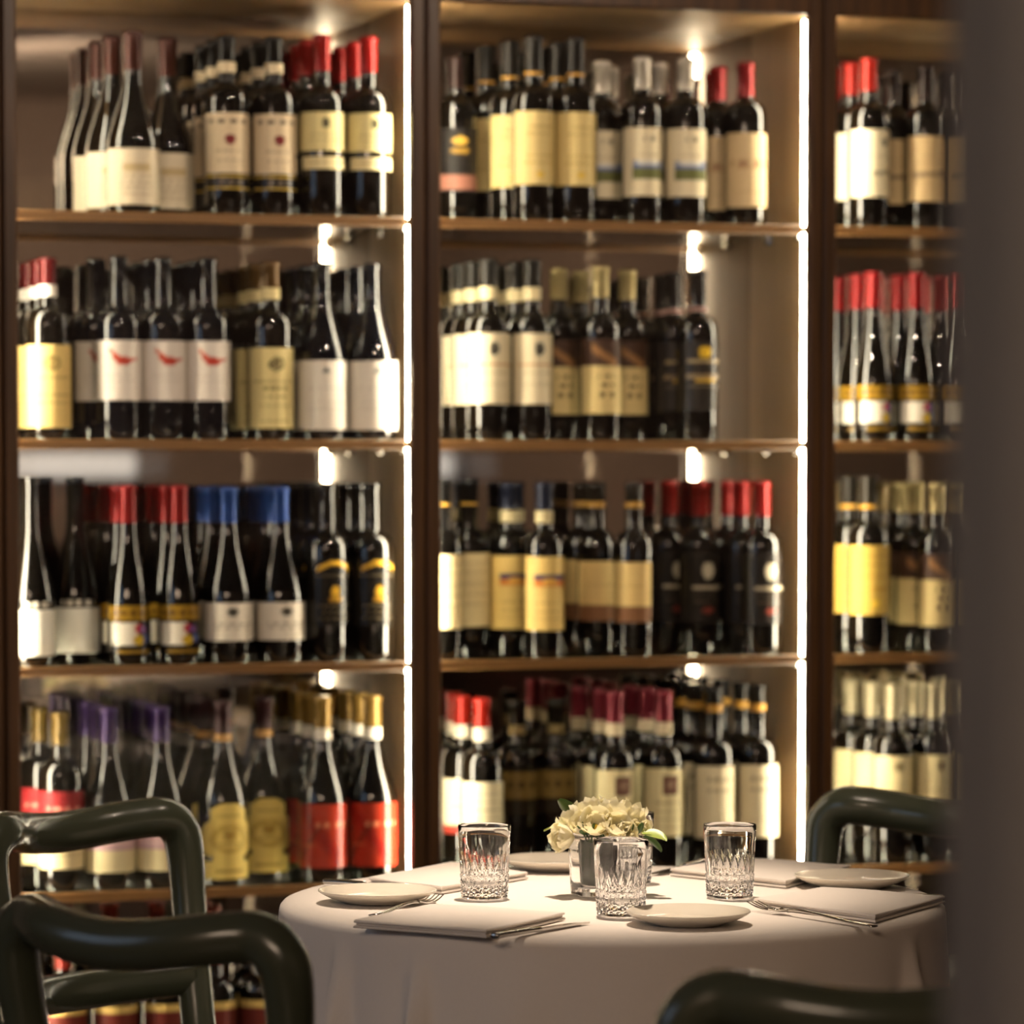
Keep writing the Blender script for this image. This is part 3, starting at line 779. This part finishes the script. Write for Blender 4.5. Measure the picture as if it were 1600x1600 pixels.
# ------------------------------------------------------------------ napkins (folded, corners L F R B)
def napkin(corners, label):
    C = [T(*c) for c in corners]
    ctr = sum(C, Vector()) / 4
    root = empty('napkin', (ctr.x, ctr.y, ZT))
    tag(root, label, 'napkin', 'folded napkins on the round table')
    for layer, (z0, z1, sh) in enumerate(((0.0, .0030, 0.0), (.0032, .0062, .004), (.0064, .0098, .001))):
        n = 14
        v, f = [], []
        for k, zz in enumerate((z0, z0 + (z1 - z0) * .5, z1)):
            g = 0.0 if k == 1 else .0012
            for j in range(n):
                for i in range(n):
                    a, b = i / (n - 1), j / (n - 1)
                    p = (C[0] * (1 - a) + C[1] * a) * (1 - b) + (C[3] * (1 - a) + C[2] * a) * b
                    p = p + (ctr - p).normalized() * ((g + sh) if (i in (0, n - 1) or j in (0, n - 1)) else 0)
                    wv = .0006 * math.sin(a * 7 + b * 3 + layer) * (1 if layer == 2 and k == 2 else 0)
                    v.append((p.x - ctr.x, p.y - ctr.y, zz + wv))
        N2 = n * n
        for j in range(n - 1):
            for i in range(n - 1):
                q = (j * n + i, j * n + i + 1, (j + 1) * n + i + 1, (j + 1) * n + i)
                f.append(tuple(reversed(q))); f.append(tuple(2 * N2 + x for x in q))
        ring = [i for i in range(n)] + [j * n + n - 1 for j in range(1, n)] + [(n - 1) * n + i for i in range(n - 2, -1, -1)] + [j * n for j in range(n - 2, 0, -1)]
        for L in (0, 1):
            for a in range(len(ring)):
                b = (a + 1) % len(ring)
                f.append((L * N2 + ring[a], L * N2 + ring[b], (L + 1) * N2 + ring[b], (L + 1) * N2 + ring[a]))
        mesh_obj('fold', v, f, M_NAPKIN, root)
    return root
napkin([(551, 1450), (760, 1466), (884, 1437), (672, 1423)], 'folded white napkin at the front left of the round table')
napkin([(575, 1382), (690, 1397), (826, 1373), (705, 1356)], 'folded white napkin behind the left glass')
napkin([(1176, 1416), (1368, 1442), (1478, 1411), (1284, 1396)], 'folded white napkin on the right, under a fork')
napkin([(1046, 1368), (1228, 1388), (1330, 1362), (1148, 1349)], 'folded white napkin at the back, behind the right glass')

# ------------------------------------------------------------------ cutlery
def between(o, A, Bp, z):
    d = Bp - A
    o.location = (A.x, A.y, z)
    o.rotation_euler = (0, 0, math.atan2(d.y, d.x))
def knife(A, Bp, label, z=ZT):
    L = (Bp - A).length
    r = empty('table_knife')
    pts = [(0, 0, .0055), (.004, 0, .0056), (L * .12, 0, .0055), (L * .3, 0, .005), (L * .44, 0, .0045), (L * .48, 0, .0042)]
    path = smooth_path(pts, 4)
    ra = [.0015 + .0055 * min(1, i / 3) * (1 - .35 * i / len(path)) for i in range(len(path))]
    v, f = tube_data(path, ra, [x * .62 for x in ra], 12)
    mesh_obj('handle', v, f, M_STEEL, r, True)
    nb = 16; v = []; f = []
    for i in range(nb):
        q = i / (nb - 1); x = L * (.46 + .54 * q)
        hw = .0085 * (1 - max(0, (q - .72) / .28) ** 2) ** .5 if q > .72 else .0050 + .0035 * min(1, q * 4)
        hw = max(hw, .0004)
        z0 = .0036 - .002 * q
        v += [(x, -.0045, z0 - .001), (x, -.0045, z0 + .0012), (x, -.0045 + 2 * hw, z0 + .0001), (x, -.0045 + 2 * hw, z0 - .0002)]
    for i in range(nb - 1):
        for k in range(4):
            j = (k + 1) % 4
            f.append((i * 4 + k, i * 4 + j, (i + 1) * 4 + j, (i + 1) * 4 + k))
    f += [(3, 2, 1, 0), tuple((nb - 1) * 4 + k for k in range(4))]
    mesh_obj('blade', v, f, M_STEEL, r)
    between(r, A, Bp, z)
    tag(r, label, 'knife', 'cutlery on the round table')
    return r
def fork(A, Bp, label, z=ZT):
    """A is the end of the handle, Bp the tip of the tines"""
    L = (Bp - A).length
    r = empty('table_fork')
    pts = [(0, 0, .003), (L * .2, 0, .0035), (L * .45, 0, .007), (L * .62, 0, .0075), (L * .70, 0, .005)]
    path = smooth_path(pts, 4)
    n = len(path)
    ra = [.0062 - .0036 * min(1, i / (n * .7)) for i in range(n)]
    v, f = tube_data(path, ra, [.0016 + .0006 * i / n for i in range(n)], 10)
    mesh_obj('handle', v, f, M_STEEL, r, True)
    # bowl of the fork
    nb = 8; v = []; f = []
    for i in range(nb):
        q = i / (nb - 1); x = L * (.69 + .12 * q); w = .003 + .0078 * math.sin(q * math.pi / 2); zc = .005 - .0030 * math.sin(q * math.pi * .8)
        for dz in (0, .0018):
            for k in range(5):
                u = k / 4 * 2 - 1
                v.append((x, u * w, zc + dz + .0016 * u * u))
    for i in range(nb - 1):
        for k in range(4):
            a = i * 10 + k; b = (i + 1) * 10 + k
            f += [(a, b, b + 1, a + 1), (a + 5, a + 6, b + 6, b + 5)]
        for k in (0, 4):
            a = i * 10 + k; b = (i + 1) * 10 + k
            f.append((a, a + 5, b + 5, b))
    f += [(0, 1, 2, 3, 4, 9, 8, 7, 6, 5), tuple((nb - 1) * 10 + k for k in (4, 3, 2, 1, 0, 5, 6, 7, 8, 9))]
    mesh_obj('bowl', v, f, M_STEEL, r)
    for k in range(4):
        y = (k - 1.5) * .0058
        pth = smooth_path([(L * .80, y, .0045), (L * .86, y, .0042), (L * .93, y * 1.02, .0062), (L, y * 1.04, .0105)], 4)
        v, f = tube_data(pth, [.0014 - .0007 * i / len(pth) for i in range(len(pth))], None, 6)
        mesh_obj('tine', v, f, M_STEEL, r, True)
    between(r, A, Bp, z)
    tag(r, label, 'fork', 'cutlery on the round table')
    return r
knife(T(771, 1470), T(917, 1443), 'steel knife beside the front left napkin')
knife(T(505, 1383), T(642, 1389), 'steel knife lying behind the left plate')
knife(T(1474, 1409), T(1330, 1401), 'steel knife at the right, behind the forked napkin')
knife(T(1116, 1348), T(1017, 1368), 'steel knife at the back of the table beside the rear napkin')
fork(T(582, 1434, ZT), T(683, 1410), 'steel fork with tines showing beside the left plate')
fork(T(1366, 1451), T(1176, 1421), 'steel fork leaning along the right napkin beside the front plate')

# ------------------------------------------------------------------ cut glass tumblers
def tumbler_data():
    n = 120
    H, rb, rt = .0965, .0305, .0350
    v, f = [], []
    def R(z): return rb + (rt - rb) * (z / H)
    zs = [0.0, .0012, .003, .0045, .006, .008, .0095, .011, .013, .015, .017, .019, .021, .023, .025, .027, .029, .031, .033, .035, .038, .042, .047, .053, .06, .068, .078, .088, .094, .096, H]
    for z in zs:
        for i in range(n):
            a = 2 * math.pi * i / n
            r = R(z)
            if z < .001: r -= .0022
            elif z < .0045: r -= .0002
            elif z <= .033:
                # rows of little cut blocks, staggered
                row = int((z - .0045) / .0071)
                q = ((z - .0045) / .0071) % 1.0
                ph = (a * 20 / (2 * math.pi) + .5 * (row % 2)) % 1.0
                r += .0006 - .0017 * max(abs(ph - .5) * 2, abs(q - .5) * 2) ** 3
            elif z < .060:
                g = 1 - (z - .033) / .027
                ph = (a * 20 / (2 * math.pi)) % 1.0
                r += -.0018 * g * (1 - (abs(ph - .5) * 2) ** 1.3)
            if z > .0955: r -= .0006
            v.append((r * math.cos(a), r * math.sin(a), z))
    m = len(zs)
    for j in range(m - 1):
        for i in range(n):
            k = (i + 1) % n
            f.append((j * n + i, j * n + k, (j + 1) * n + k, (j + 1) * n + i))
    f.append(tuple(range(n - 1, -1, -1)))
    inner = [(H, -.0014), (.0945, -.0020), (.08, -.0022), (.05, -.0026), (.03, -.0034), (.0205, -.0050), (.0165, -.0085), (.0150, -.014)]
    base = len(v)
    for z, d in inner:
        for i in range(n):
            a = 2 * math.pi * i / n
            r = R(z) + d
            v.append((r * math.cos(a), r * math.sin(a), z))
    for i in range(n):
        k = (i + 1) % n
        f.append(((m - 1) * n + i, (m - 1) * n + k, base + k, base + i))
    for j in range(len(inner) - 1):
        for i in range(n):
            k = (i + 1) % n
            f.append((base + j * n + i, base + j * n + k, base + (j + 1) * n + k, base + (j + 1) * n + i))
    f.append(tuple(base + (len(inner) - 1) * n + i for i in range(n)))
    return v, f
gv, gf = tumbler_data()
GL = [(757, 1403, 'cut glass tumbler on the left side of the round table'), (970, 1430, 'cut glass tumbler in front of the flower vase'),
      (1140, 1402, 'cut glass tumbler on the right of the flower vase'), (982, 1380, 'cut glass tumbler half hidden behind the flowers')]
gm = None
for px, py, lab in GL:
    if gm is None:
        o = mesh_obj('glass_tumbler', gv, gf, M_GLASS, None, True); gm = o.data
        gm.polygons.foreach_set('use_smooth', [len(p.vertices) == 4 and not (p.center.z < .06 and Vector((p.center.x, p.center.y)).length > .0285) for p in gm.polygons])
    else:
        o = bpy.data.objects.new('glass_tumbler', gm); COL.objects.link(o)
    o.location = T(px, py, ZT)
    o.rotation_euler = (0, 0, random.uniform(0, 6))
    tag(o, lab, 'glass', 'cut glass tumblers on the round table')

# ------------------------------------------------------------------ vase and flowers
VC = T(928, 1398)
def rsq(r, n, pw=4.5):
    out = []
    for i in range(n):
        a = 2 * math.pi * i / n
        c, s = math.cos(a), math.sin(a)
        k = (abs(c) ** pw + abs(s) ** pw) ** (-1 / pw)
        out.append((r * k * c, r * k * s))
    return out
def vase_data():
    n = 64; v = []; f = []
    out = [(.0245, 0), (.0262, .0012), (.0265, .004), (.0272, .02), (.0290, .06), (.0302, .0792), (.0302, .0802)]
    inn = [(.0284, .0802), (.0280, .079), (.0268, .06), (.0250, .02), (.0238, .0125), (.021, .0105)]
    rows = out + inn
    for r, z in rows:
        for x, y in rsq(r, n): v.append((x, y, z))
    for j in range(len(rows) - 1):
        for i in range(n):
            k = (i + 1) % n
            f.append((j * n + i, j * n + k, (j + 1) * n + k, (j + 1) * n + i))
    f.append(tuple(range(n - 1, -1, -1))); f.append(tuple((len(rows) - 1) * n + i for i in range(n)))
    return v, f
vv_, vf_ = vase_data()
vz = mesh_obj('glass_vase', vv_, vf_, M_GLASS, None, True, VC); vz.rotation_euler = (0, 0, math.radians(26))
tag(vz, 'small square clear glass vase holding the white flowers', 'vase')
fl = empty('flower_arrangement', VC)
tag(fl, 'bunch of white blossoms with green leaves in the glass vase', 'flowers')
# wrapped leaf inside the vase
n = 40; v = []; f = []
for j, z in enumerate((.012, .03, .05, .066, .074)):
    for i in range(n + 1):
        a = math.radians(-150 + 300 * i / n)
        r = (.0195 + .0035 * j / 4) * (1 + .05 * math.sin(3 * a))
        top = z - (.02 * (i / n) if j == 4 else 0)
        v.append((r * math.cos(a), r * math.sin(a), top))
for j in range(4):
    for i in range(n):
        f.append((j * (n + 1) + i, j * (n + 1) + i + 1, (j + 1) * (n + 1) + i + 1, (j + 1) * (n + 1) + i))
o = mesh_obj('leaf_wrap', v, f, M_LEAFD, fl, True)
so = o.modifiers.new('thick', 'SOLIDIFY'); so.thickness = 0.0006
def tip(q):
    if q < .6: return .30 + .70 * math.sin(q / .6 * math.pi / 2)
    return max(.0, 1 - ((q - .6) / .42) ** 2.6) ** .5
def petal_mesh(name, L, Wd, cup, curl, mat, ruffle=.0, rounded=False):
    nu, nv = 9, 10; v = []; f = []
    for j in range(nv):
        q = j / (nv - 1)
        w = Wd * (tip(q) if rounded else math.sin(math.pi * min(1, q * .86 + .10)) ** .7)
        ang_ = curl * q
        y = L * (math.sin(ang_) / curl if abs(curl) > 1e-3 else q); z = L * ((1 - math.cos(ang_)) / curl if abs(curl) > 1e-3 else 0)
        for i in range(nu):
            u = i / (nu - 1) * 2 - 1
            v.append((u * w, y, z + cup * Wd * u * u + ruffle * math.sin(u * 5 + 1) * q * q))
    for j in range(nv - 1):
        for i in range(nu - 1):
            f.append((j * nu + i, j * nu + i + 1, (j + 1) * nu + i + 1, (j + 1) * nu + i))
    me = bpy.data.meshes.new(name); me.from_pydata(v, [], f); me.update()
    me.polygons.foreach_set('use_smooth', [True] * len(me.polygons)); me.materials.append(mat)
    return me
PET_O = petal_mesh('petal', .026, .0125, .40, .9, M_PETAL, .0012, True)
PET_I = petal_mesh('petal', .020, .0100, .5, .5, M_PETAL, .0008, True)
PET_S = petal_mesh('petal', .0085, .0042, .4, .8, M_PETAL, .0004, True)
LEAF_M = petal_mesh('leaf', .040, .0105, .35, -.5, M_LEAF)
LEAF_P = petal_mesh('leaf', .038, .0130, .25, -.6, M_LEAF2)
LEAF_S = petal_mesh('leaf', .018, .0042, .4, .4, M_LEAF)
def add_child(name, me, parent, loc=(0, 0, 0), rot=None, scale=1.0):
    o = bpy.data.objects.new(name, me); COL.objects.link(o); o.parent = parent
    o.location = loc; o.scale = (scale,) * 3
    if rot is not None:
        o.rotation_mode = 'QUATERNION'; o.rotation_quaternion = rot
    return o
def aim(d):                                   # quaternion that carries +Z on d
    return Vector(d).normalized().to_track_quat('Z', 'Y')
cv, cf = lathe_data([(.0005, 0), (.0022, .002), (.0028, .006), (.002, .010), (.0006, .0115)], 10)
cme = bpy.data.meshes.new('stamen'); cme.from_pydata(cv, [], cf); cme.materials.append(M_YELLOW)
sv, sf = lathe_data([(.0004, 0), (.0016, -.004), (.0026, -.010), (.0032, .0), (.0026, .003)], 10)
def blossom(loc, d, scale=1.0, open_=.75, inner=True):
    b = empty('blossom', loc); b.parent = fl
    b.rotation_mode = 'QUATERNION'; b.rotation_quaternion = aim(d); b.scale = (scale,) * 3
    for ring, (me, cnt, tilt, off) in enumerate(((PET_O, 5, open_, 0), (PET_I, 5, open_ + .35, .6))):
        if ring == 1 and not inner: continue
        for k in range(cnt):
            a = 2 * math.pi * k / cnt + off + random.uniform(-.12, .12)
            q = Matrix.Rotation(a, 4, 'Z') @ Matrix.Rotation(tilt + random.uniform(-.12, .12), 4, 'X')
            add_child('petal', me, b, (0, 0, .001 * ring), q.to_quaternion(), random.uniform(.92, 1.06))
    add_child('stamen', cme, b)
    return b
def rel(px, py, dy):                           # a point of the bunch under a pixel, dy behind the vase's axis
    r = ray(px, py); k = (VC.y + dy - CAM.y) / r.y
    p = CAM + r * k
    return p - VC
for px, py, dy, d, sc, op in [
    (898, 1292, -.018, (-.95, -.5, .05), 1.05, .55), (903, 1276, .006, (-.6, .1, .8), .9, .5), (925, 1268, .014, (-.25, .2, 1), 1.05, .45),
    (932, 1283, -.018, (-.1, -.75, .7), 1.08, .45), (957, 1270, .004, (.15, .1, 1), 1.10, .45), (958, 1285, -.020, (.15, -.75, .65), 1.0, .5),
    (978, 1272, .006, (.4, 0, .9), 1.0, .5), (985, 1284, .012, (.8, .1, .6), .9, .5), (918, 1284, -.008, (-.4, -.5, .8), .95, .5), (972, 1290, -.022, (.3, -.9, .4), .8, .55)]:
    blossom(rel(px, py + 17, dy), d, sc * 1.28, op)
def small(loc, d, s=1.0):
    b = empty('small_flower', loc); b.parent = fl; b.rotation_mode = 'QUATERNION'; b.rotation_quaternion = aim(d); b.scale = (s,) * 3
    for k in range(5):
        q = Matrix.Rotation(2 * math.pi * k / 5, 4, 'Z') @ Matrix.Rotation(.5, 4, 'X')
        add_child('petal', PET_S, b, (0, 0, 0), q.to_quaternion())
    add_child('stamen', cme, b, (0, 0, 0), None, .4)
for k in range(14):
    px = random.uniform(985, 1014); py = random.uniform(1283, 1300)
    small(rel(px, py, random.uniform(-.022, .0)), (random.uniform(-.2, .9), -.9, random.uniform(.1, .8)), random.uniform(.8, 1.1))
for k in range(5):
    small(rel(random.uniform(940, 968), random.uniform(1296, 1304), -.03), (random.uniform(-.4, .4), -1, .3), .8)
def leaf(me, px, py, dy, tip_px, tip_py, tip_dy, scale=1.0, roll=0.0):
    a = rel(px, py, dy); b = rel(tip_px, tip_py, tip_dy)
    d = (b - a)
    q = d.normalized().to_track_quat('Y', 'Z') @ Matrix.Rotation(roll, 4, 'Y').to_quaternion()
    o = add_child('leaf', me, fl, a, q, scale)
    return o
leaf(LEAF_M, 902, 1282, .012, 878, 1249, .010, 1.0, 1.0)
leaf(LEAF_P, 884, 1292, .0, 850, 1289, -.004, .8, .2)
leaf(LEAF_P, 1002, 1302, -.012, 1040, 1302, -.03, 1.0, .25)
leaf(LEAF_M, 1005, 1308, .0, 1032, 1322, .006, .8, -.4)
for px, py, tx, ty in [(915, 1304, 906, 1284), (917, 1304, 918, 1288), (921, 1305, 932, 1290), (914, 1306, 904, 1298), (975, 1302, 972, 1284), (982, 1303, 990, 1288), (995, 1304, 1002, 1292), (968, 1304, 960, 1296)]:
    leaf(LEAF_S, px, py, -.028, tx, ty, -.034, 1.0, random.uniform(-.8, .8))
for k in range(6):                               # stems down into the vase
    a = k * 1.05
    pth = smooth_path([(.006 * math.cos(a), .006 * math.sin(a), .016), (.008 * math.cos(a), .008 * math.sin(a), .05), (.016 * math.cos(a + .3), .016 * math.sin(a + .3), .092)], 4)
    v, f = tube_data(pth, .0014, None, 6); mesh_obj('stem', v, f, M_LEAF, fl, True)

# ------------------------------------------------------------------ chairs
def make_chair():
    c = empty('dining_chair')
        # one bent tube: left rear leg, post, rounded corner, top rail, corner, right post, right rear leg
    half = smooth_path([(.180, -.225, 0.029), (.174, -.190, .25), (.168, -.178, .45), (.179, -.205, .60), (.191, -.229, .745)], 8)
    nl = len(half)
    ctr_ = Vector((.149, -.232, .774)); rad = .043
    for k in range(9):
        q = k / 8 * math.pi / 2
        half.append(Vector((ctr_.x + rad * math.cos(q), ctr_.y - .012 * k / 8 - .001, ctr_.z + rad * math.sin(q))))
    for x, y, z in smooth_path([(.149, -.245, .817), (.105, -.272, .812), (.052, -.287, .805), (0, -.292, .802)], 4)[1:]:
        half.append(Vector((x, y, z)))
    path = [Vector((-p.x, p.y, p.z)) for p in half] + half[-2::-1]
    for _ in range(2):                                             # ease the joins
        path = [path[0]] + [(path[i - 1] + path[i] * 2 + path[i + 1]) / 4 for i in range(1, len(path) - 1)] + [path[-1]]
    rr_ = [.0258 + .0032 * min(1, max(0, (p.z - .70) / .09)) for p in path]
    v, f = tube_data(path, rr_, [x * .97 for x in rr_], 20, Vector((0, 1, 0)))
    mesh_obj('back_frame', v, f, M_CHAIR, c, True)
    pth = smooth_path([(-.172, -.202, .590), (-.085, -.235, .585), (0, -.246, .583), (.085, -.235, .585), (.172, -.202, .590)], 7)
    v, f = tube_data(pth, .022, .028, 16); mesh_obj('lower_rail', v, f, M_CHAIR, c, True)
    # seat: rounded slab
    n = 48; rows = [(.0, .430, .94), (.0, .425, .985), (.0, .435, 1.0), (.0, .452, 1.0), (.0, .460, .985), (.0, .463, .94)]
    v = []; f = []
    for _, z, k in rows:
        for i in range(n):
            a = 2 * math.pi * i / n
            cc, ss = math.cos(a), math.sin(a)
            q = (abs(cc) ** 4 + abs(ss) ** 4) ** -.25
            y = .205 * q * ss * k
            x = .205 * q * cc * k * (1 + .10 * y / .2)
            v.append((x, y, z))
    for j in range(len(rows) - 1):
        for i in range(n):
            k = (i + 1) % n
            f.append((j * n + i, j * n + k, (j + 1) * n + k, (j + 1) * n + i))
    f.append(tuple(range(n - 1, -1, -1))); f.append(tuple((len(rows) - 1) * n + i for i in range(n)))
    mesh_obj('seat', v, f, M_CHAIR, c, True)
    for sg in (-1, 1):
        pth = smooth_path([(sg * .185, .178, .425), (sg * .190, .188, .25), (sg * .196, .200, .0)], 6)
        v, f = tube_data(pth, .022, .022, 14); mesh_obj('leg', v, f, M_CHAIR, c, True)
    return c
ch0 = make_chair()
def place_chair(o, mid, face, label):
    """mid: ground point under the middle of the top rail; face: direction the sitter looks"""
    fx, fy = face; L = math.hypot(fx, fy); fx /= L; fy /= L
    rz = math.atan2(-fx, fy)
    o.rotation_euler = (0, 0, rz)
    o.location = (mid[0] + fx * .26, mid[1] + fy * .26, 0)
    tag(o, label, 'chair', 'green lacquered chairs at the round table')
CH = [((-.412, 4.14), (.56, .83), 'dark green lacquered chair at front left, its curved back nearest the camera'),
      ((-.612, 5.36), (.76, -.62), 'dark green lacquered chair at rear left, behind the front left chair'),
      ((.616, 5.56), (-.70, -.70), 'dark green lacquered chair at rear right, between table and pillar'),
      ((.352, 3.58), (-.02, 1.0), 'blurred dark green lacquered chair at the bottom right')]
for i, (mid, face, lab) in enumerate(CH):
    o = ch0 if i == 0 else copy_tree(ch0)
    place_chair(o, mid, face, lab)
